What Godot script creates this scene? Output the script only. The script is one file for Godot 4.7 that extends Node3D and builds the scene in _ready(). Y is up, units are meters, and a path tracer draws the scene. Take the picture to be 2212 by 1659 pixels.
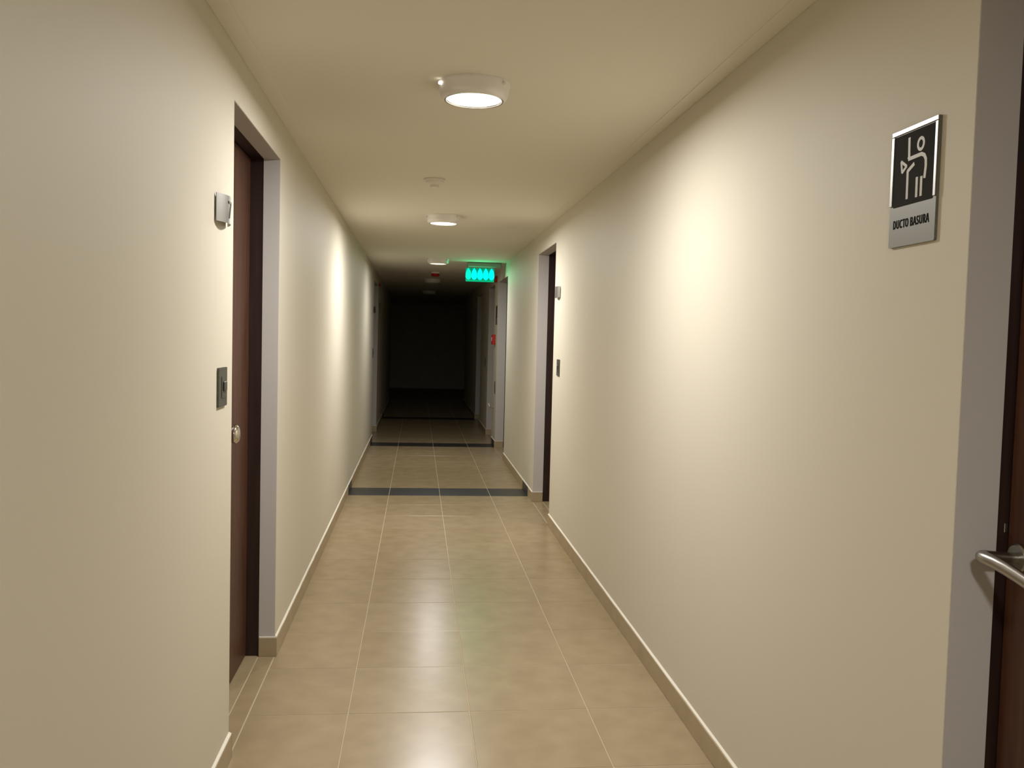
extends Node3D
# A residential corridor at night: warm walls, beige floor tiles, ceiling downlights, a green exit sign, darkness at the end.

const XL := -0.593          # left wall face
const XR := 1.012           # right wall face
const HC := 2.301           # ceiling height
const DT := 2.134           # top of the door openings
const Z_LOBBY := -18.8      # the corridor opens here into an unlit lobby
const Z_END := -24.0
const Z_BACK := 2.6
const OUT := 0.32           # wall thickness
const BAND := [[-7.66, -8.05], [-11.15, -11.54], [-14.9, -15.28]]
const DOORS_L := [
	{"z": [-2.866, -3.793], "r": 0.069, "leaf": 0.123},
	{"z": [-11.70, -12.85], "r": 0.09, "leaf": 0.14}]
const DOORS_R := [
	{"z": [-0.70, -1.522], "r": 0.087, "leaf": 0.109},
	{"z": [-6.457, -7.411], "r": 0.09, "leaf": 0.144},
	{"z": [-9.98, -11.13], "r": 0.108, "leaf": 0.15},
	{"z": [-11.68, -12.60], "r": 0.09, "leaf": 0.14},
	{"z": [-14.07, -15.10], "r": 0.09, "leaf": 0.14}]
const LAMP_Z := [0.35, -3.13, -6.5, -10.02, -13.5, -16.95]
const LAMP_X := [0.18, 0.18, 0.168, 0.208, 0.2, 0.19]

var M := {}
var used := {}


func _ready() -> void:
	# camera
	var cam := Camera3D.new()
	cam.name = "camera"
	cam.position = Vector3(0, 1.3981, 0)
	cam.rotation = Vector3(-0.0509, -0.1088, 0.0255)
	cam.fov = 47.765
	cam.near = 0.05
	cam.far = 60.0
	cam.current = true
	add_child(cam)
	# environment: a closed corridor, so the sky gives nothing
	var env := Environment.new()
	env.background_mode = Environment.BG_COLOR
	env.background_color = Color(0.01, 0.01, 0.012)
	env.tonemap_mode = Environment.TONE_MAPPER_LINEAR
	env.tonemap_exposure = 1.0
	env.sdfgi_enabled = true
	env.ssao_enabled = true
	env.ssil_enabled = true
	var we := WorldEnvironment.new()
	we.name = "world_environment"
	we.environment = env
	add_child(we)

	make_materials()
	build_shell()
	build_floor()
	build_skirtings()
	build_doors()
	build_lamps()
	build_ceiling_things()
	build_exit_sign()
	build_wall_signs()
	build_wall_plates()
	build_fire_things()


# ---------------------------------------------------------------- naming
func numbered(n: String) -> String:
	if not used.has(n):
		used[n] = 0
		return n
	used[n] += 1
	return "%s_%03d" % [n, used[n]]


func tag(o: Node, label: String, category: String, group := "", kind := "") -> void:
	if label: o.set_meta("label", label)
	if category: o.set_meta("category", category)
	if group: o.set_meta("group", group)
	if kind: o.set_meta("kind", kind)


func thing(called: String, label: String, category: String, at := Vector3.ZERO, turn := 0.0, group := "") -> Node3D:
	var o := Node3D.new()
	o.name = numbered(called)
	o.position = at
	o.rotation.y = turn
	tag(o, label, category, group)
	add_child(o)
	return o


func part(called: String, st: SurfaceTool, m: Material, parent: Node) -> MeshInstance3D:
	var o := MeshInstance3D.new()
	o.name = called if parent != self else numbered(called)
	o.mesh = st.commit()
	o.material_override = m
	parent.add_child(o, true)
	return o


func struct(called: String, st: SurfaceTool, m: Material, label: String, category: String) -> MeshInstance3D:
	var o := part(called, st, m, self)
	tag(o, label, category, "", "structure")
	return o


# ---------------------------------------------------------------- shapes
func mb() -> SurfaceTool:
	var st := SurfaceTool.new()
	st.begin(Mesh.PRIMITIVE_TRIANGLES)
	return st


func tri(st: SurfaceTool, a: Vector3, b: Vector3, c: Vector3, na: Vector3, nb: Vector3, nc: Vector3) -> void:
	var g := (b - a).cross(c - a)
	if g.length_squared() < 1e-16:
		return
	if g.dot(na + nb + nc) > 0.0:    # clockwise seen from outside
		var t := b; b = c; c = t
		var tn := nb; nb = nc; nc = tn
	st.set_normal(na); st.add_vertex(a)
	st.set_normal(nb); st.add_vertex(b)
	st.set_normal(nc); st.add_vertex(c)


func quad(st: SurfaceTool, a: Vector3, b: Vector3, c: Vector3, d: Vector3, n: Vector3) -> void:
	tri(st, a, b, c, n, n, n)
	tri(st, a, c, d, n, n, n)


func box(st: SurfaceTool, p: Vector3, q: Vector3, ch := 0.0) -> void:
	var lo := Vector3(minf(p.x, q.x), minf(p.y, q.y), minf(p.z, q.z))
	var hi := Vector3(maxf(p.x, q.x), maxf(p.y, q.y), maxf(p.z, q.z))
	var c := (lo + hi) / 2.0
	var h := (hi - lo) / 2.0
	ch = minf(ch, minf(h.x, minf(h.y, h.z)) * 0.9)
	for ax in 3:
		var b1 := (ax + 1) % 3
		var b2 := (ax + 2) % 3
		for s in [-1.0, 1.0]:
			var n := Vector3.ZERO
			n[ax] = s
			var v: Array[Vector3] = []
			for k in [[-1, -1], [1, -1], [1, 1], [-1, 1]]:
				var w := Vector3.ZERO
				w[ax] = s * h[ax]
				w[b1] = k[0] * (h[b1] - ch)
				w[b2] = k[1] * (h[b2] - ch)
				v.append(c + w)
			quad(st, v[0], v[1], v[2], v[3], n)
	if ch <= 0.0:
		return
	for ax in 3:                       # the twelve edges
		var b1 := (ax + 1) % 3
		var b2 := (ax + 2) % 3
		for s1 in [-1.0, 1.0]:
			for s2 in [-1.0, 1.0]:
				var v: Array[Vector3] = []
				for k in [[-1, 0], [1, 0], [1, 1], [-1, 1]]:
					var w := Vector3.ZERO
					w[ax] = k[0] * (h[ax] - ch)
					w[b1] = s1 * (h[b1] - (ch if k[1] == 1 else 0.0))
					w[b2] = s2 * (h[b2] - (0.0 if k[1] == 1 else ch))
					v.append(c + w)
				var n := Vector3.ZERO
				n[b1] = s1; n[b2] = s2
				quad(st, v[0], v[1], v[2], v[3], n.normalized())
	for sx in [-1.0, 1.0]:
		for sy in [-1.0, 1.0]:
			for sz in [-1.0, 1.0]:
				var s := Vector3(sx, sy, sz)
				var a := c + Vector3(sx * h.x, sy * (h.y - ch), sz * (h.z - ch))
				var b := c + Vector3(sx * (h.x - ch), sy * h.y, sz * (h.z - ch))
				var d := c + Vector3(sx * (h.x - ch), sy * (h.y - ch), sz * h.z)
				var n := s.normalized()
				tri(st, a, b, d, n, n, n)


# profile: points (radius, height along the axis), turned round `axis` through `o`; sharp where the profile bends by more than 40 degrees
func lathe(st: SurfaceTool, o: Vector3, axis: Vector3, profile: PackedVector2Array, seg := 32) -> void:
	axis = axis.normalized()
	var u := axis.cross(Vector3.RIGHT if absf(axis.x) < 0.8 else Vector3.UP).normalized()
	var v := axis.cross(u).normalized()
	var n := profile.size()
	var sn: Array[Vector2] = []
	for i in n - 1:
		var d := profile[i + 1] - profile[i]
		sn.append(Vector2(d.y, -d.x).normalized())
	for i in n - 1:
		var n0 := sn[i]
		var n1 := sn[i]
		if i > 0 and sn[i - 1].dot(sn[i]) > 0.766: n0 = (sn[i - 1] + sn[i]).normalized()
		if i < n - 2 and sn[i + 1].dot(sn[i]) > 0.766: n1 = (sn[i + 1] + sn[i]).normalized()
		for k in seg:
			var P: Array[Vector3] = []
			var N: Array[Vector3] = []
			for kk in [k, k + 1]:
				var a: float = TAU * kk / seg
				var r := u * cos(a) + v * sin(a)
				P.append(o + r * profile[i].x + axis * profile[i].y)
				P.append(o + r * profile[i + 1].x + axis * profile[i + 1].y)
				N.append((r * n0.x + axis * n0.y).normalized())
				N.append((r * n1.x + axis * n1.y).normalized())
			tri(st, P[0], P[1], P[3], N[0], N[1], N[3])
			tri(st, P[0], P[3], P[2], N[0], N[3], N[2])


# a tube through points with an elliptic section (rw sideways, rh along `up`), rounded ends
func tube(st: SurfaceTool, pts: PackedVector3Array, rw: PackedFloat32Array, rh: PackedFloat32Array, up := Vector3.UP, seg := 14) -> void:
	var rings: Array = []
	var norms: Array = []
	var n := pts.size()
	for i in n:
		var t := (pts[mini(i + 1, n - 1)] - pts[maxi(i - 1, 0)]).normalized()
		var s := t.cross(up)
		if s.length() < 0.05: s = t.cross(Vector3.RIGHT)
		s = s.normalized()
		var w := s.cross(t).normalized()
		var ring: Array[Vector3] = []
		var nr: Array[Vector3] = []
		for k in seg:
			var a := TAU * k / seg
			ring.append(pts[i] + s * cos(a) * rw[i] + w * sin(a) * rh[i])
			nr.append((s * cos(a) / rw[i] + w * sin(a) / rh[i]).normalized())
		rings.append(ring); norms.append(nr)
	for i in n - 1:
		for k in seg:
			var k2 := (k + 1) % seg
			tri(st, rings[i][k], rings[i + 1][k], rings[i + 1][k2], norms[i][k], norms[i + 1][k], norms[i + 1][k2])
			tri(st, rings[i][k], rings[i + 1][k2], rings[i][k2], norms[i][k], norms[i + 1][k2], norms[i][k2])
	for e in [0, n - 1]:
		var out := (pts[0] - pts[1]).normalized() if e == 0 else (pts[n - 1] - pts[n - 2]).normalized()
		for k in seg:
			tri(st, pts[e] + out * minf(rw[e], rh[e]) * 0.5, rings[e][k], rings[e][(k + 1) % seg], out, norms[e][k], norms[e][(k + 1) % seg])


# a flat stroke of given width through 2D points, standing dz proud of z0 (facing +z)
func stroke(st: SurfaceTool, pts: PackedVector2Array, w: float, z0: float, dz: float, closed := false) -> void:
	var list: Array = Geometry2D.offset_polyline(pts, w / 2.0, Geometry2D.JOIN_ROUND, Geometry2D.END_JOINED if closed else Geometry2D.END_ROUND)
	var outer: PackedVector2Array = list[0]
	var polys: Array = [outer]
	if closed and list.size() > 1:
		polys = ring_quads(list)
	for p in polys:
		slab(st, p, z0, dz)


func ring_quads(list: Array) -> Array:
	# an outline with a hole: cut it through the middle into two simple polygons
	var o: PackedVector2Array = list[0]
	var i: PackedVector2Array = list[1]
	if Geometry2D.is_polygon_clockwise(o) and not Geometry2D.is_polygon_clockwise(i):
		var t := o; o = i; i = t
	var c := Vector2.ZERO
	for p in o: c += p / o.size()
	var res: Array = []
	for s in [-1.0, 1.0]:
		var half := PackedVector2Array([c + Vector2(0, -1), c + Vector2(s, -1), c + Vector2(s, 1), c + Vector2(0, 1)])
		for a in Geometry2D.intersect_polygons(o, half):
			for b in Geometry2D.clip_polygons(a, i):
				res.append(b)
	return res


func slab(st: SurfaceTool, p: PackedVector2Array, z0: float, dz: float) -> void:
	var idx := Geometry2D.triangulate_polygon(p)
	for k in range(0, idx.size(), 3):
		for s in [0, 1]:
			var z: float = z0 + dz * s
			var n := Vector3(0, 0, 1 if s else -1)
			tri(st, Vector3(p[idx[k]].x, p[idx[k]].y, z), Vector3(p[idx[k + 1]].x, p[idx[k + 1]].y, z), Vector3(p[idx[k + 2]].x, p[idx[k + 2]].y, z), n, n, n)
	var cw := Geometry2D.is_polygon_clockwise(p)
	for k in p.size():
		var a := p[k]
		var b := p[(k + 1) % p.size()]
		var d := (b - a).normalized()
		var n2 := Vector2(-d.y, d.x) if cw else Vector2(d.y, -d.x)
		quad(st, Vector3(a.x, a.y, z0), Vector3(b.x, b.y, z0), Vector3(b.x, b.y, z0 + dz), Vector3(a.x, a.y, z0 + dz), Vector3(n2.x, n2.y, 0))


func rounded(w: float, h: float, r: float, c := Vector2.ZERO) -> PackedVector2Array:
	var p := PackedVector2Array()
	for q in 4:
		var cc := c + Vector2((w / 2 - r) * (1 if q == 0 or q == 3 else -1), (h / 2 - r) * (1 if q < 2 else -1))
		for k in 5:
			var a := PI / 2 * q + PI / 2 * k / 4.0
			p.append(cc + Vector2(cos(a), sin(a)) * r)
	return p


# ---------------------------------------------------------------- materials
func mat(called: String, c: Color, rough := 0.6, metal := 0.0, spec := 0.5) -> StandardMaterial3D:
	var m := StandardMaterial3D.new()
	m.resource_name = called
	m.albedo_color = c
	m.roughness = rough
	m.metallic = metal
	m.metallic_specular = spec
	M[called] = m
	return m


func noise_tex(sd: int, freq: float, size: int, c0: Color, c1: Color, oct := 4, bump := false) -> NoiseTexture2D:
	var f := FastNoiseLite.new()
	f.seed = sd
	f.noise_type = FastNoiseLite.TYPE_SIMPLEX_SMOOTH
	f.frequency = freq
	f.fractal_octaves = oct
	var t := NoiseTexture2D.new()
	t.width = size
	t.height = size
	t.seamless = true
	t.noise = f
	if bump:
		t.as_normal_map = true
		t.bump_strength = 1.0
	else:
		var g := Gradient.new()
		g.set_color(0, c0)
		g.set_color(1, c1)
		t.color_ramp = g
	return t


func triplanar(m: StandardMaterial3D, s: Vector3, off := Vector3.ZERO) -> void:
	m.uv1_triplanar = true
	m.uv1_world_triplanar = true
	m.uv1_scale = s
	m.uv1_offset = off
	m.texture_repeat = true


func make_materials() -> void:
	var orange_peel := noise_tex(5, 0.05, 256, Color.BLACK, Color.WHITE, 3, true)
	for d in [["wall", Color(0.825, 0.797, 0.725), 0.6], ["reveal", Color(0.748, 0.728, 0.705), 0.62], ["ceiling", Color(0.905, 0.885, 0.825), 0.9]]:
		var m := mat(d[0], d[1], d[2], 0.0, 0.35)
		m.normal_enabled = true
		m.normal_texture = orange_peel
		m.normal_scale = 0.06
		triplanar(m, Vector3.ONE * 4.0)
	# floor tiles: mottled beige porcelain, satin
	var mott := noise_tex(11, 0.012, 512, Color(0.925, 0.915, 0.90), Color(1, 1, 1), 3)
	var tones := [Color(0.645, 0.575, 0.448), Color(0.638, 0.566, 0.438), Color(0.65, 0.581, 0.455)]
	for i in 3:
		var m := mat("tile%d" % i, tones[i], 0.26, 0.0, 0.4)
		m.albedo_texture = mott
		triplanar(m, Vector3.ONE * 0.9, Vector3(0.31 * i, 0.0, 0.47 * i))
	var dk := mat("dark_tile", Color(0.21, 0.205, 0.20), 0.38)
	dk.albedo_texture = mott
	triplanar(dk, Vector3.ONE * 1.3)
	mat("grout", Color(0.73, 0.675, 0.57), 0.9)
	var sk := mat("skirting", Color(0.68, 0.61, 0.485), 0.45)
	sk.albedo_texture = mott
	triplanar(sk, Vector3.ONE * 0.8)
	mat("caulk", Color(0.90, 0.88, 0.82), 0.6)
	# dark wood: grain runs up the door
	var grain := noise_tex(31, 0.02, 512, Color(0.70, 0.66, 0.62), Color(1, 1, 1), 5)
	for d in [["wood", Color(0.37, 0.235, 0.165), 0.42], ["frame", Color(0.20, 0.125, 0.10), 0.45]]:
		var m := mat(d[0], d[1], d[2])
		m.albedo_texture = grain
		triplanar(m, Vector3(3.5, 0.22, 3.5))
	mat("steel", Color(0.66, 0.65, 0.625), 0.3, 1.0)
	mat("brushed_steel", Color(0.60, 0.595, 0.575), 0.40, 1.0)
	mat("chrome", Color(0.85, 0.83, 0.80), 0.12, 1.0)
	mat("aluminium", Color(0.47, 0.465, 0.43), 0.5, 0.7)
	mat("gunmetal", Color(0.37, 0.37, 0.335), 0.45, 0.5)
	mat("ink", Color(0.055, 0.052, 0.047), 0.7, 0.0, 0.15)
	mat("panel", Color(0.19, 0.185, 0.17), 0.75, 0.0, 0.15)
	mat("print", Color(0.72, 0.70, 0.64), 0.5)
	mat("white_plastic", Color(0.93, 0.91, 0.87), 0.5)
	mat("grey_plastic", Color(0.56, 0.565, 0.54), 0.55)
	mat("lamp_body", Color(0.93, 0.92, 0.91), 0.4, 0.1)
	mat("red", Color(0.70, 0.06, 0.055), 0.45)
	mat("rubber", Color(0.12, 0.11, 0.10), 0.8)
	var off := mat("dead_diffuser", Color(0.80, 0.79, 0.76), 0.4)
	off.clearcoat_enabled = false
	for d in [["glow", Color(1.0, 0.965, 0.90), 4.0], ["weak_glow", Color(1.0, 0.97, 0.80), 2.2], ["green", Color(0.0, 1.0, 0.86), 1.0], ["green_dim", Color(0.0, 0.75, 0.50), 0.6], ["green_edge", Color(0.0, 0.82, 0.55), 0.8], ["green_bright", Color(0.0, 1.0, 0.95), 1.15]]:
		var m := mat(d[0], Color(0.85, 0.85, 0.82) if "glow" in d[0] else Color(0.03, 0.10, 0.08), 0.5, 0.0, 0.5 if "glow" in d[0] else 0.1)
		m.emission_enabled = true
		m.emission = d[1]
		m.emission_energy_multiplier = d[2]


# ---------------------------------------------------------------- the shell
func wall_side(side: float, face: float, doors: Array, called: String, label: String) -> void:
	# side -1: left, +1: right; the front layer ends at each reveal, the back layer leaves room for the frame
	var st := mb()
	var rv := mb()
	var z := Z_BACK          # the wall is built up to here
	var x2 := face + side * OUT
	for i in doors.size():
		var a: float = doors[i].z[0]
		var b: float = doors[i].z[1]
		var x1: float = face + side * doors[i].r
		var end: float = Z_LOBBY if i == doors.size() - 1 else (b + doors[i + 1].z[0]) / 2
		box(st, Vector3(face, 0, z), Vector3(x1, HC, a))
		box(st, Vector3(x1, 0, z), Vector3(x2, HC, a + 0.04))
		box(st, Vector3(face, DT, a), Vector3(x1, HC, b))
		box(st, Vector3(x1, DT + 0.04, a + 0.04), Vector3(x2, HC, b - 0.04))
		box(st, Vector3(face, 0, b), Vector3(x1, HC, end))
		box(st, Vector3(x1, 0, b - 0.04), Vector3(x2, HC, end))
		# painted reveals: thin linings of the opening
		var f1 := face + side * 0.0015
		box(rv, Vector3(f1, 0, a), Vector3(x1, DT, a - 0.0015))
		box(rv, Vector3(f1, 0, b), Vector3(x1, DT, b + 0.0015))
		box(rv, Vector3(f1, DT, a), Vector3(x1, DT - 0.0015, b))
		z = end
	var w := struct(called, st, M.wall, label, "wall")
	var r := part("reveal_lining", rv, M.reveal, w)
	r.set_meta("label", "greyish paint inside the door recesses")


func build_shell() -> void:
	wall_side(-1.0, XL, DOORS_L, "wall_left", "long cream painted corridor wall on the left, with two recessed doors")
	wall_side(1.0, XR, DOORS_R, "wall_right", "long cream painted corridor wall on the right, with lit patch and several recessed doors")
	# the unlit lobby: wider than the corridor, closed on all sides
	var st := mb()
	box(st, Vector3(XL - 3.0, 0, Z_END), Vector3(XR + 3.0, HC, Z_END - 0.2))
	box(st, Vector3(XL - 3.0, 0, Z_LOBBY), Vector3(XL - 3.2, HC, Z_END))
	box(st, Vector3(XR + 3.0, 0, Z_LOBBY), Vector3(XR + 3.2, HC, Z_END))
	box(st, Vector3(XL - 3.2, 0, Z_LOBBY + 0.2), Vector3(XL - OUT, HC, Z_LOBBY))
	box(st, Vector3(XR + OUT, 0, Z_LOBBY + 0.2), Vector3(XR + 3.2, HC, Z_LOBBY))
	struct("wall_back", st, M.wall, "walls of the unlit lobby at the end of the corridor, lost in darkness", "wall")
	st = mb()
	box(st, Vector3(XL - OUT, 0, Z_BACK), Vector3(XR + OUT, HC, Z_BACK + 0.2))
	struct("wall_front", st, M.wall, "wall closing the corridor behind the viewer", "wall")
	st = mb()
	box(st, Vector3(XL - OUT, HC, Z_BACK + 0.2), Vector3(XR + OUT, HC + 0.2, Z_LOBBY + 0.2))
	box(st, Vector3(XL - 3.2, HC, Z_LOBBY + 0.2), Vector3(XR + 3.2, HC + 0.2, Z_END - 0.2))
	struct("ceiling", st, M.ceiling, "plain cream painted ceiling over the corridor", "ceiling")
	# flat plaster border where ceiling meets wall
	var k := 0
	for s in [[XL, 1.0, "left"], [XR, -1.0, "right"]]:
		k += 1
		st = mb()
		box(st, Vector3(s[0], HC - 0.0022, Z_BACK), Vector3(s[0] + s[1] * 0.062, HC, Z_LOBBY), 0.0015)
		struct("trim_%d" % k, st, M.ceiling, "flat painted plaster border along the %s edge of the ceiling" % s[2], "trim")


func build_floor() -> void:
	var st := mb()
	box(st, Vector3(XL - OUT, -0.2, Z_BACK + 0.2), Vector3(XR + OUT, -0.0015, Z_LOBBY + 0.2))
	box(st, Vector3(XL - 3.2, -0.2, Z_LOBBY + 0.2), Vector3(XR + 3.2, -0.0015, Z_END - 0.2))
	var floor_ := struct("floor", st, M.grout, "beige tiled corridor floor with pale grout and three dark cross bands", "floor")
	var xs := [XL, -0.231, 0.219, 0.669, XR]
	# row limits from the viewer to the far end; dark bands replace rows
	var rows: Array = []
	var z := -3.187 + 0.45 * 12
	while z > -7.2:
		rows.append([z, z - 0.45, false])
		z -= 0.45
	rows.append([z, BAND[0][0], false])
	for b in 3:
		rows.append([BAND[b][0], BAND[b][1], true])
		var end: float = BAND[b + 1][0] if b < 2 else Z_LOBBY
		var n := int(round((BAND[b][1] - end) / 0.45))
		var d: float = (BAND[b][1] - end) / n
		for i in n:
			rows.append([BAND[b][1] - d * i, BAND[b][1] - d * (i + 1), false])
	var cache := {}
	var rng := RandomNumberGenerator.new()
	rng.seed = 7
	for r in rows:
		for c in 4:
			var w: float = xs[c + 1] - xs[c] - 0.0036
			var l: float = r[0] - r[1] - 0.0036
			var key := "%.3f %.3f" % [w, l]
			if not cache.has(key):
				var t := mb()
				box(t, Vector3(-w / 2, -0.011, -l / 2), Vector3(w / 2, 0.0, l / 2), 0.0012)
				cache[key] = t.commit()
			var o := MeshInstance3D.new()
			o.name = "dark_floor_tile" if r[2] else "floor_tile"
			o.mesh = cache[key]
			o.material_override = M.dark_tile if r[2] else M["tile%d" % rng.randi_range(0, 2)]
			o.position = Vector3((xs[c] + xs[c + 1]) / 2, rng.randf_range(-0.0004, 0.0), (r[0] + r[1]) / 2)
			floor_.add_child(o, true)
	# a strip of tile in each door recess
	for q in [[-1.0, XL, DOORS_L], [1.0, XR, DOORS_R]]:
		for d in q[2]:
			var t := mb()
			box(t, Vector3(q[1] + q[0] * 0.003, -0.011, d.z[0] - 0.003), Vector3(q[1] + q[0] * (d.r - 0.002), 0.0, d.z[1] + 0.003), 0.001)
			part("threshold_tile", t, M.tile1, floor_)
			t = mb()
			box(t, Vector3(q[1] + q[0] * (d.r + 0.002), -0.011, d.z[0] + 0.03), Vector3(q[1] + q[0] * (d.leaf + 0.06), 0.0, d.z[1] - 0.03), 0.001)
			part("threshold_tile", t, M.tile2, floor_)


func build_skirtings() -> void:
	for q in [[-1.0, XL, DOORS_L, "left"], [1.0, XR, DOORS_R, "right"]]:
		var side: float = q[0]
		var face: float = q[1]
		var st := mb()
		var ck := mb()
		var dk := mb()
		var h := 0.082
		var t := 0.010
		var runs: Array = []
		var z := Z_BACK
		for d in q[2]:
			runs.append([z, d.z[0]])
			z = d.z[1]
		runs.append([z, Z_LOBBY])
		for r in runs:
			# cut the run where a dark band reaches the wall
			var cuts: Array = [[r[0], r[1], false]]
			for b in BAND:
				var next: Array = []
				for c in cuts:
					if b[0] < c[0] and b[1] > c[1]:
						next.append([c[0], b[0], false]); next.append([b[0], b[1], true]); next.append([b[1], c[1], false])
					else:
						next.append(c)
				cuts = next
			for c in cuts:
				box(dk if c[2] else st, Vector3(face, 0, c[0]), Vector3(face - side * t, h, c[1]), 0.0015)
			# the bead on top has a wavy front edge
			var n := int(ceil((r[0] - r[1]) / 0.12))
			var rng := RandomNumberGenerator.new()
			rng.seed = int(absf(r[0]) * 100) + 3
			var wv := rng.randf_range(0.006, 0.0095)
			for i in n:
				var w2 := rng.randf_range(0.006, 0.0095)
				var za: float = lerpf(r[0], r[1], float(i) / n)
				var zb: float = lerpf(r[0], r[1], float(i + 1) / n)
				var A := [Vector3(face, h, za), Vector3(face - side * wv, h, za), Vector3(face - side * wv, h + 0.002, za), Vector3(face, h + 0.007, za)]
				var B := [Vector3(face, h, zb), Vector3(face - side * w2, h, zb), Vector3(face - side * w2, h + 0.002, zb), Vector3(face, h + 0.007, zb)]
				quad(ck, A[1], A[2], B[2], B[1], Vector3(-side, 0, 0))
				quad(ck, A[2], A[3], B[3], B[2], Vector3(-side * 0.55, 0.83, 0))
				quad(ck, A[0], A[1], B[1], B[0], Vector3.DOWN)
				if i == 0: quad(ck, A[0], A[1], A[2], A[3], Vector3.BACK)
				if i == n - 1: quad(ck, B[0], B[1], B[2], B[3], Vector3.FORWARD)
				wv = w2
		for d in q[2]:        # returns into the recesses
			for e in [[d.z[0], -1.0], [d.z[1], 1.0]]:
				var f2: float = e[0] + e[1] * 0.0015
				box(st, Vector3(face - side * t, 0, f2), Vector3(face + side * (d.r - 0.001), h, f2 + e[1] * 0.009), 0.0015)
				box(ck, Vector3(face - side * 0.004, h, f2), Vector3(face + side * (d.r - 0.001), h + 0.004, f2 + e[1] * 0.006), 0.0015)
		var s := struct("baseboard_" + q[3], st, M.skirting, "beige tile skirting along the foot of the %s wall" % q[3], "skirting")
		part("caulk_bead", ck, M.caulk, s).set_meta("label", "white caulk line on top of the skirting")
		part("dark_skirting_tile", dk, M.dark_tile, s).set_meta("label", "dark skirting pieces in line with the floor bands")


# ---------------------------------------------------------------- doors
func build_doors() -> void:
	var names := [
		["dark brown wooden door in the left recess, with round chrome knob", "dark door in the left wall far down the corridor, beyond the last lit lamp"],
		["dark brown wooden door at the right edge of the picture, with steel lever handle", "dark brown wooden door halfway down the right wall, before the first dark floor band", "deeply recessed door in the right wall just below the green exit sign", "door in the unlit part of the right wall, next past the red call point", "last door visible in the dark end of the right wall"]]
	var idx := 0
	for q in [[-1.0, XL, DOORS_L], [1.0, XR, DOORS_R]]:
		var side: float = q[0]
		var k := 0
		for d in q[2]:
			idx += 1
			var root := Node3D.new()
			root.name = "door_%d" % idx
			root.position = Vector3(q[1] + side * d.r, 0, (d.z[0] + d.z[1]) / 2)
			tag(root, names[0 if side < 0 else 1][k], "door", "", "structure")
			add_child(root)
			var hw: float = (d.z[0] - d.z[1]) / 2
			var dp: float = d.leaf - d.r
			# frame: two jambs and a head, 4 cm thick, with a stop behind the leaf's face
			for s in [-1.0, 1.0]:
				var j := mb()
				box(j, Vector3(0, 0, s * (hw + 0.001)), Vector3(side * (dp + 0.05), DT + 0.039, s * (hw + 0.039)), 0.001)
				part("jamb", j, M.frame, root)
			var hd := mb()
			box(hd, Vector3(0, DT + 0.001, -hw), Vector3(side * (dp + 0.05), DT + 0.039, hw), 0.001)
			part("head", hd, M.frame, root)
			var lf := mb()
			box(lf, Vector3(side * dp, 0.006, -hw + 0.0025), Vector3(side * (dp + 0.04), DT - 0.003, hw - 0.0025), 0.002)
			var leaf := part("leaf", lf, M.wood, root)
			if side < 0 and k == 0:
				# round knob in the middle of the leaf: rose, neck and a flattened ball
				var kb := mb()
				var kz := -3.30 - root.position.z
				lathe(kb, Vector3(side * dp, 1.022, kz), Vector3(1, 0, 0), PackedVector2Array([Vector2(0, 0.0001), Vector2(0.030, 0.0001), Vector2(0.030, 0.004), Vector2(0.027, 0.007), Vector2(0.014, 0.009), Vector2(0.012, 0.022), Vector2(0.022, 0.027), Vector2(0.032, 0.035), Vector2(0.0365, 0.045), Vector2(0.034, 0.054), Vector2(0.026, 0.061), Vector2(0.013, 0.065), Vector2(0, 0.066)]), 36)
				part("knob", kb, M.chrome, leaf).set_meta("label", "round chrome door knob")
			if side > 0 and k == 0:
				var c := Vector3(1.121, 1.016, -1.484) - root.position
				var rs := mb()
				lathe(rs, c, Vector3(-1, 0, 0), PackedVector2Array([Vector2(0, 0.0001), Vector2(0.027, 0.0001), Vector2(0.027, 0.006), Vector2(0.024, 0.009), Vector2(0.0, 0.009)]), 32)
				part("rose", rs, M.steel, leaf).set_meta("label", "round steel rose of the lever")
				var lv := mb()
				var P := PackedVector3Array()
				var rw := PackedFloat32Array()
				var rh := PackedFloat32Array()
				for v in [[1.114, 1.016, -1.484, 0.010, 0.010], [1.085, 1.0175, -1.484, 0.0105, 0.0105], [1.062, 1.0195, -1.4835, 0.011, 0.011], [1.048, 1.021, -1.481, 0.0115, 0.0115], [1.0395, 1.0222, -1.474, 0.0122, 0.0118], [1.0355, 1.0225, -1.462, 0.0122, 0.012], [1.0348, 1.0222, -1.448, 0.0115, 0.0122], [1.0355, 1.021, -1.43, 0.0108, 0.0122], [1.037, 1.0175, -1.405, 0.010, 0.0122], [1.0385, 1.012, -1.378, 0.0092, 0.012], [1.039, 1.0065, -1.352, 0.0085, 0.0118], [1.039, 1.003, -1.335, 0.0075, 0.0105]]:
					P.append(Vector3(v[0], v[1], v[2]) - root.position)
					rw.append(v[3]); rh.append(v[4])
				tube(lv, P, rw, rh, Vector3.UP, 18)
				part("lever_handle", lv, M.steel, leaf).set_meta("label", "curved satin steel lever handle")
				var sp := mb()
				box(sp, Vector3(1.1205, 1.056, -1.5205) - root.position, Vector3(1.114, 1.074, -1.5225) - root.position, 0.0008)
				part("strike_plate", sp, M.steel, root)
			k += 1


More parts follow.
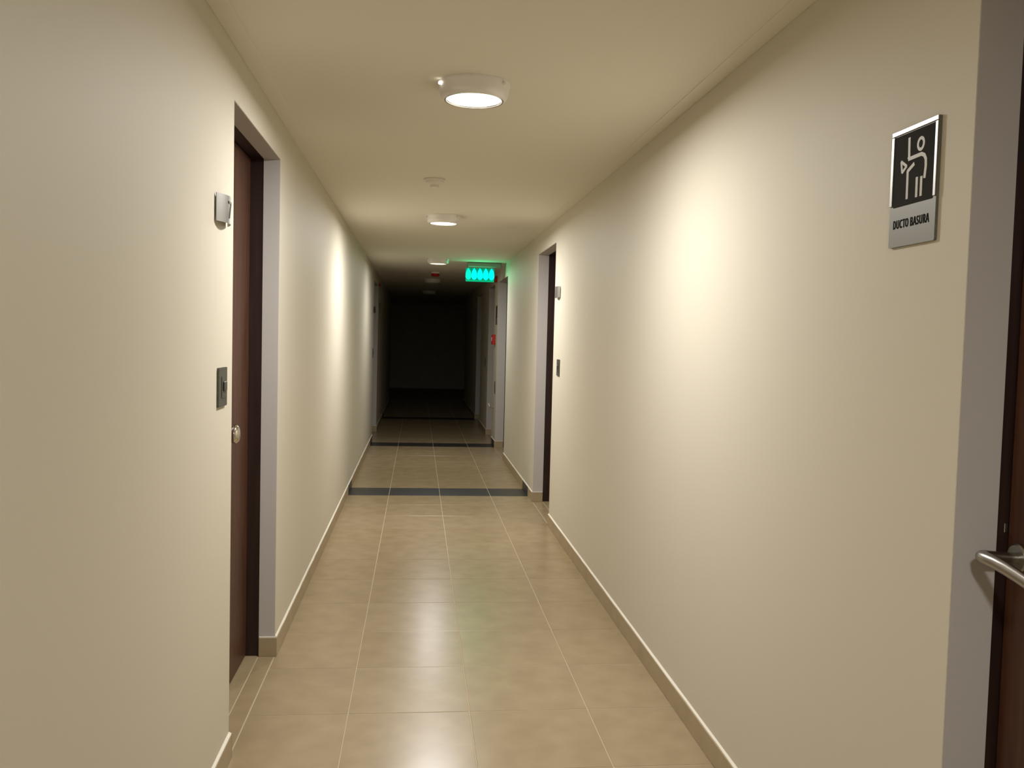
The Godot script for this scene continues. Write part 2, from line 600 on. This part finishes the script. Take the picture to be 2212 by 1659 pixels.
# ---------------------------------------------------------------- ceiling things
func build_lamps() -> void:
	var where := ["round surface ceiling lamp overhead, behind the viewer", "nearest round ceiling lamp, large and glaring white", "second lit ceiling lamp down the corridor, before the dark bands", "third and last lit ceiling lamp, yellowish, next to the green exit sign", "first unlit ceiling lamp, beyond the red ceiling alarm", "farthest unlit ceiling lamp in the dark end of the corridor"]
	for i in LAMP_Z.size():
		var t := thing("ceiling_lamp", where[i], "lamp", Vector3(LAMP_X[i], HC, LAMP_Z[i]), 0.0, "round downlights along the ceiling")
		var b := mb()
		# housing: wide collar at the ceiling, drawn in towards the mouth
		lathe(b, Vector3.ZERO, Vector3.DOWN, PackedVector2Array([Vector2(0.0, 0.0), Vector2(0.128, 0.0), Vector2(0.129, 0.006), Vector2(0.1255, 0.012), Vector2(0.124, 0.03), Vector2(0.119, 0.046), Vector2(0.111, 0.056), Vector2(0.105, 0.059), Vector2(0.1015, 0.0595), Vector2(0.099, 0.058), Vector2(0.097, 0.050)]), 56)
		part("housing", b, M.lamp_body, t)
		var r := mb()
		lathe(r, Vector3.ZERO, Vector3.DOWN, PackedVector2Array([Vector2(0.097, 0.054), Vector2(0.1005, 0.0592), Vector2(0.1045, 0.0598), Vector2(0.106, 0.058)]), 56)
		part("rim", r, M.chrome, t).set_meta("label", "bright metal rim round the glass")
		var g := mb()
		lathe(g, Vector3.ZERO, Vector3.DOWN, PackedVector2Array([Vector2(0.0985, 0.052), Vector2(0.09, 0.0555), Vector2(0.07, 0.058), Vector2(0.04, 0.0596), Vector2(0.0, 0.060)]), 48)
		var lit := i < 4
		var e := part("diffuser", g, (M.weak_glow if i == 3 else M.glow) if lit else M.dead_diffuser, t)
		if not lit: e.set_meta("label", "unlit glass diffuser")
		# three clips that hold the housing
		for a in [200.0, 320.0, 80.0]:
			var c := mb()
			var dir := Vector3(cos(deg_to_rad(a)), 0, -sin(deg_to_rad(a)))
			lathe(c, dir * 0.122 + Vector3(0, -0.014, 0), dir, PackedVector2Array([Vector2(0, 0), Vector2(0.006, 0), Vector2(0.006, 0.011), Vector2(0.0045, 0.013), Vector2(0, 0.013)]), 12)
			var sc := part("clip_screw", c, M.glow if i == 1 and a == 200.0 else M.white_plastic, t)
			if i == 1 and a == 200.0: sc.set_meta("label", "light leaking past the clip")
		if lit:
			var l := AreaLight3D.new()
			l.name = "lamp_light"
			l.area_size = Vector2(0.16, 0.16)
			l.area_normalize_energy = true
			l.light_color = Color(1.0, 0.992, 0.988)
			l.light_energy = [2.8, 3.1, 3.7, 1.9][i]
			l.area_range = 14.0
			l.area_attenuation = 2.0
			l.shadow_enabled = true
			l.position = Vector3(0, -0.066, 0)
			l.rotation.x = -PI / 2
			t.add_child(l, true)


func build_ceiling_things() -> void:
	var t := thing("smoke_detector", "small white smoke detector on the ceiling between the two nearest lamps", "smoke detector", Vector3(0.074, HC, -5.02))
	var b := mb()
	lathe(b, Vector3.ZERO, Vector3.DOWN, PackedVector2Array([Vector2(0.0, 0.0), Vector2(0.060, 0.0), Vector2(0.062, 0.003), Vector2(0.061, 0.010), Vector2(0.052, 0.0115), Vector2(0.050, 0.010)]), 40)
	part("base", b, M.white_plastic, t)
	b = mb()
	lathe(b, Vector3.ZERO, Vector3.DOWN, PackedVector2Array([Vector2(0.051, 0.009), Vector2(0.051, 0.018), Vector2(0.046, 0.026), Vector2(0.036, 0.031), Vector2(0.024, 0.033), Vector2(0.0, 0.033)]), 40)
	part("body", b, M.white_plastic, t)
	b = mb()
	lathe(b, Vector3.ZERO, Vector3.DOWN, PackedVector2Array([Vector2(0.022, 0.032), Vector2(0.0215, 0.043), Vector2(0.019, 0.046), Vector2(0.0, 0.046)]), 28)
	for k in 8:
		var a := TAU * k / 8
		box(b, Vector3(cos(a) * 0.0215 - 0.002, -0.045, sin(a) * 0.0215 - 0.002), Vector3(cos(a) * 0.0215 + 0.002, -0.030, sin(a) * 0.0215 + 0.002), 0.0005)
	part("sensor_cage", b, M.white_plastic, t)

	t = thing("ceiling_alarm", "red fire alarm on a pale base, on the ceiling beyond the third lamp", "alarm", Vector3(0.215, HC, -12.0))
	b = mb()
	lathe(b, Vector3.ZERO, Vector3.DOWN, PackedVector2Array([Vector2(0.0, 0.0), Vector2(0.058, 0.0), Vector2(0.06, 0.004), Vector2(0.058, 0.022), Vector2(0.05, 0.026)]), 32)
	part("base", b, M.white_plastic, t)
	b = mb()
	lathe(b, Vector3.ZERO, Vector3.DOWN, PackedVector2Array([Vector2(0.05, 0.022), Vector2(0.056, 0.026), Vector2(0.056, 0.050), Vector2(0.046, 0.060), Vector2(0.0, 0.064)]), 32)
	part("red_sounder", b, M.red, t)


func build_exit_sign() -> void:
	var z := -10.28
	var t := thing("exit_sign", "glowing green exit sign hanging from the ceiling by the right wall", "sign", Vector3(0.74, HC, z))
	var b := mb()
	box(b, Vector3(-0.185, -0.062, -0.035), Vector3(0.225, 0.0, 0.035), 0.014)
	part("housing", b, M.grey_plastic, t)
	b = mb()
	slab(b, rounded(0.338, 0.16, 0.012, Vector2(-0.031, -0.149)), -0.005, 0.010)
	part("panel", b, M.green_dim, t).set_meta("label", "edge-lit green panel")
	b = mb()
	box(b, Vector3(-0.197, -0.2275, -0.004), Vector3(0.135, -0.209, 0.0075), 0.002)
	part("lower_edge", b, M.green_edge, t)
	# five pointed lobes of light, side by side
	for k in 5:
		var x := -0.031 - 0.137 + 0.0685 * k
		var lobe := PackedVector2Array()
		for p in [[-0.004, 0.0], [0.004, -0.002], [0.026, -0.033], [0.034, -0.06], [0.036, -0.105], [0.027, -0.126], [0.004, -0.139], [-0.021, -0.130], [-0.036, -0.105], [-0.034, -0.06], [-0.024, -0.03]]:
			lobe.append(Vector2(x + p[0] * 0.94, -0.070 + p[1]))
		b = mb()
		slab(b, lobe, 0.0052, 0.0015)
		part("light_lobe", b, M.green_bright if k in [1, 2, 3, 4] else M.green, t)
	var l := AreaLight3D.new()
	l.name = "sign_light"
	l.area_size = Vector2(0.32, 0.14)
	l.area_normalize_energy = true
	l.light_color = Color(0.0, 1.0, 0.6)
	l.light_energy = 0.09
	l.area_range = 8.0
	l.area_attenuation = 2.0
	l.shadow_enabled = true
	l.position = Vector3(-0.031, -0.149, 0.012)
	l.rotation.y = PI
	t.add_child(l, true)


# ---------------------------------------------------------------- things on the walls
func sign_board(called: String, label: String, at: Vector3, turn: float, full: bool) -> Node3D:
	# 167 x 245 mm, faces +z before it is turned; origin at its middle on the wall
	var t := thing(called, label, "sign", at, turn, "information plates on the walls")
	var b := mb()
	slab(b, rounded(0.167, 0.245, 0.0035), 0.0, 0.006)
	part("plate", b, M.aluminium, t)
	b = mb()
	slab(b, rounded(0.144, 0.149, 0.003, Vector2(0.0005, 0.036)), 0.006, 0.0008)
	part("dark_panel", b, M.panel, t)
	if not full:
		return t
	b = mb()
	for r in [[-0.0835, 0.1225, 0.0835, 0.1125], [-0.0835, 0.1120, -0.0735, -0.035], [0.0745, 0.1120, 0.0835, -0.035]]:
		box(b, Vector3(r[0], r[1], 0.0062), Vector3(r[2], r[3], 0.0085), 0.0009)
	part("raised_edge", b, M.brushed_steel, t)
	var pg := mb()
	var z0 := 0.0068
	var w := 0.0078
	stroke(pg, PackedVector2Array([Vector2(-0.0185, 0.100), Vector2(-0.0165, 0.060), Vector2(-0.0195, 0.0555)]), w, z0, 0.0006)
	stroke(pg, PackedVector2Array([Vector2(-0.0195, 0.0555), Vector2(0.029, 0.0570), Vector2(0.039, 0.0525), Vector2(0.0445, 0.044), Vector2(0.0455, 0.030), Vector2(0.0425, 0.006)]), w, z0, 0.0008)
	var head := PackedVector2Array()
	for k in 20: head.append(Vector2(0.0245, 0.0785) + Vector2(cos(TAU * k / 20) * 0.0105, sin(TAU * k / 20) * 0.0115))
	stroke(pg, head, 0.0065, z0, 0.0006, true)
	stroke(pg, PackedVector2Array([Vector2(-0.0455, 0.0555), Vector2(-0.0245, 0.0425), Vector2(-0.0405, 0.0315)]), 0.006, z0, 0.0006, true)
	stroke(pg, PackedVector2Array([Vector2(0.004, 0.0425), Vector2(-0.0195, 0.031), Vector2(-0.0185, -0.0265)]), w, z0, 0.0006)
	stroke(pg, PackedVector2Array([Vector2(0.0155, 0.013), Vector2(0.016, -0.028)]), w, z0, 0.0006)
	stroke(pg, PackedVector2Array([Vector2(0.0315, 0.012), Vector2(0.0318, -0.028)]), w, z0, 0.0006)
	part("pictogram", pg, M["print"], t).set_meta("label", "pale line figure using a chute")
	var tm := TextMesh.new()
	var f := SystemFont.new()
	f.font_names = PackedStringArray(["Droid Sans"])
	f.font_weight = 700
	tm.font = f
	tm.text = "DUCTO BASURA"
	tm.font_size = 32
	tm.pixel_size = 0.00064
	tm.depth = 0.0006
	tm.curve_step = 1.0
	var o := MeshInstance3D.new()
	o.name = "lettering"
	o.mesh = tm
	o.material_override = M.ink
	var size: Vector3 = tm.get_aabb().size
	o.scale = Vector3(0.131 / maxf(size.x, 0.01), 0.018 / maxf(size.y, 0.005), 1.0)
	o.position = Vector3(-0.0025, -0.0755, 0.0063)
	t.add_child(o, true)
	return t


func build_wall_signs() -> void:
	sign_board("door_sign", "steel plate with dark pictogram panel reading DUCTO BASURA on the right wall", Vector3(XR, 1.738, -1.7065), -PI / 2, true)
	sign_board("door_sign", "grey sign plate on the right wall, just above the red call point", Vector3(XR, 1.715, -11.29), -PI / 2, false)
	sign_board("door_sign", "dark sign plate on the left wall in the unlit part, past the last left door", Vector3(XL, 1.785, -13.25), PI / 2, false)


func number_plate(label: String, at: Vector3, turn: float, digit: String, group := "") -> Node3D:
	# a bowed steel plate standing off the wall on two pins; faces +z before it is turned
	var t := thing("number_plate", label, "number plate", at, turn, "bowed metal plates beside the flat doors")
	var b := mb()
	var n := 18
	var hw := 0.076
	var h := 0.0405
	var arc := func(u: float, off: float) -> Vector3:
		var s := u * hw
		return Vector3(s, 0, 0.004 + 0.022 * (1.0 - u * u) + off)
	for k in n:
		var u0 := -1.0 + 2.0 * k / n
		var u1 := -1.0 + 2.0 * (k + 1) / n
		for s in [[0.0, -1.0], [0.002, 1.0]]:
			var a: Vector3 = arc.call(u0, s[0])
			var c: Vector3 = arc.call(u1, s[0])
			var na: Vector3 = Vector3(0.044 * u0 / hw, 0, 1).normalized() * s[1]
			var nc: Vector3 = Vector3(0.044 * u1 / hw, 0, 1).normalized() * s[1]
			var up := Vector3(0, h, 0)
			tri(b, a - up, c - up, c + up, na, nc, nc)
			tri(b, a - up, c + up, a + up, na, nc, na)
		for s in [-1.0, 1.0]:
			var y := Vector3(0, h * s, 0)
			quad(b, arc.call(u0, 0.0) + y, arc.call(u1, 0.0) + y, arc.call(u1, 0.002) + y, arc.call(u0, 0.002) + y, Vector3(0, s, 0))
	for s in [-1.0, 1.0]:
		var e0: Vector3 = arc.call(s, 0.0)
		var e1: Vector3 = arc.call(s, 0.002)
		quad(b, e0 - Vector3(0, h, 0), e1 - Vector3(0, h, 0), e1 + Vector3(0, h, 0), e0 + Vector3(0, h, 0), Vector3(s, 0, 0))
	part("plate", b, M.brushed_steel, t)
	for s in [-1.0, 1.0]:
		var p := mb()
		lathe(p, Vector3(s * 0.045, 0, 0), Vector3(0, 0, 1), PackedVector2Array([Vector2(0, 0), Vector2(0.010, 0), Vector2(0.010, 0.0165), Vector2(0, 0.0165)]), 16)
		part("standoff", p, M.gunmetal, t)
	if digit:
		var d := mb()
		# raised bars of the number, following the bow
		var z1 := 0.0268
		slab(d, PackedVector2Array([Vector2(-0.018, 0.025), Vector2(0.015, 0.025), Vector2(0.015, 0.0185), Vector2(-0.003, -0.025), Vector2(-0.011, -0.025), Vector2(0.006, 0.0185), Vector2(-0.018, 0.0185)]), z1, 0.0025)
		part("digit", d, M.gunmetal, t).set_meta("label", "raised dark digit seven")
	return t


func bell(label: String, at: Vector3, turn: float) -> Node3D:
	var t := thing("bell_push", label, "doorbell", at, turn, "doorbell plates beside the flat doors")
	var b := mb()
	slab(b, rounded(0.108, 0.118, 0.004), 0.0, 0.007)
	part("plate", b, M.gunmetal, t)
	b = mb()
	slab(b, rounded(0.05, 0.066, 0.003), 0.007, 0.002)
	part("insert", b, M.gunmetal, t)
	b = mb()
	box(b, Vector3(-0.011, -0.012, 0.009), Vector3(0.024, 0.017, 0.0145), 0.002)
	part("button", b, M.gunmetal, t)
	return t


func build_wall_plates() -> void:
	number_plate("bowed steel number plate with a 7, left of the near left door", Vector3(XL, 1.762, -2.684), PI / 2, "7")
	number_plate("bowed metal plate on the right wall beside the middle door", Vector3(XR, 1.752, -6.265), -PI / 2, "")
	number_plate("dark silhouetted plate on the left wall beside the far left door", Vector3(XL, 1.745, -11.55), PI / 2, "")
	bell("dark metal doorbell plate on the left wall beside the near left door", Vector3(XL, 1.233, -2.709), PI / 2)
	bell("dark metal doorbell plate on the right wall beside the middle door", Vector3(XR, 1.206, -6.19), -PI / 2)
	bell("small dark doorbell plate on the left wall beside the far left door", Vector3(XL, 1.18, -11.53), PI / 2)
	bell("dark doorbell plate on the right wall in the unlit part past the call point", Vector3(XR, 1.05, -12.97), -PI / 2)


func build_fire_things() -> void:
	var t := thing("call_point", "red fire alarm call point on the right wall pier below the grey sign", "fire alarm", Vector3(XR, 1.395, -11.46), -PI / 2)
	var b := mb()
	box(b, Vector3(-0.06, -0.065, 0), Vector3(0.06, 0.065, 0.045), 0.006)
	part("box", b, M.red, t)
	b = mb()
	box(b, Vector3(-0.035, -0.02, 0.045), Vector3(0.035, 0.03, 0.048), 0.001)
	part("push_plate", b, M.white_plastic, t)
	t = thing("strobe_light", "reddish alarm strobe high on the right wall beside the exit sign", "alarm", Vector3(XR, 2.185, -11.38), -PI / 2)
	b = mb()
	box(b, Vector3(-0.05, -0.04, 0), Vector3(0.05, 0.04, 0.03), 0.006)
	part("base", b, M.red, t)
	b = mb()
	lathe(b, Vector3(0, 0, 0.03), Vector3(0, 0, 1), PackedVector2Array([Vector2(0.034, 0), Vector2(0.033, 0.012), Vector2(0.022, 0.022), Vector2(0, 0.025)]), 24)
	part("lens", b, M.red, t)
	t = thing("strobe_light", "small reddish alarm strobe high on the dark part of the left wall", "alarm", Vector3(XL, 2.16, -13.05), PI / 2)
	b = mb()
	box(b, Vector3(-0.03, -0.025, 0), Vector3(0.03, 0.025, 0.02), 0.005)
	part("base", b, M.red, t)
	t = thing("socket_plate", "grey socket plate low on the right wall pier under the call point", "socket", Vector3(XR, 0.77, -11.27), -PI / 2)
	b = mb()
	slab(b, rounded(0.075, 0.16, 0.005), 0.0, 0.009)
	part("plate", b, M.aluminium, t)
	b = mb()
	box(b, Vector3(-0.02, -0.05, 0.009), Vector3(0.02, 0.05, 0.0115), 0.001)
	part("insert", b, M.gunmetal, t)
	t = thing("wall_valve", "small pale metal valve near the foot of the right wall pier", "valve", Vector3(XR, 0.50, -11.44), -PI / 2)
	b = mb()
	lathe(b, Vector3.ZERO, Vector3(0, 0, 1), PackedVector2Array([Vector2(0, 0), Vector2(0.024, 0), Vector2(0.024, 0.004), Vector2(0.012, 0.007), Vector2(0.011, 0.035), Vector2(0.015, 0.037), Vector2(0.015, 0.05), Vector2(0, 0.052)]), 20)
	part("body", b, M.chrome, t)
	b = mb()
	tube(b, PackedVector3Array([Vector3(0, 0.004, 0.048), Vector3(-0.004, 0.018, 0.056), Vector3(-0.01, 0.034, 0.064), Vector3(-0.014, 0.048, 0.066)]), PackedFloat32Array([0.006, 0.007, 0.008, 0.006]), PackedFloat32Array([0.004, 0.004, 0.004, 0.003]), Vector3.UP, 10)
	part("lever", b, M.white_plastic, t)
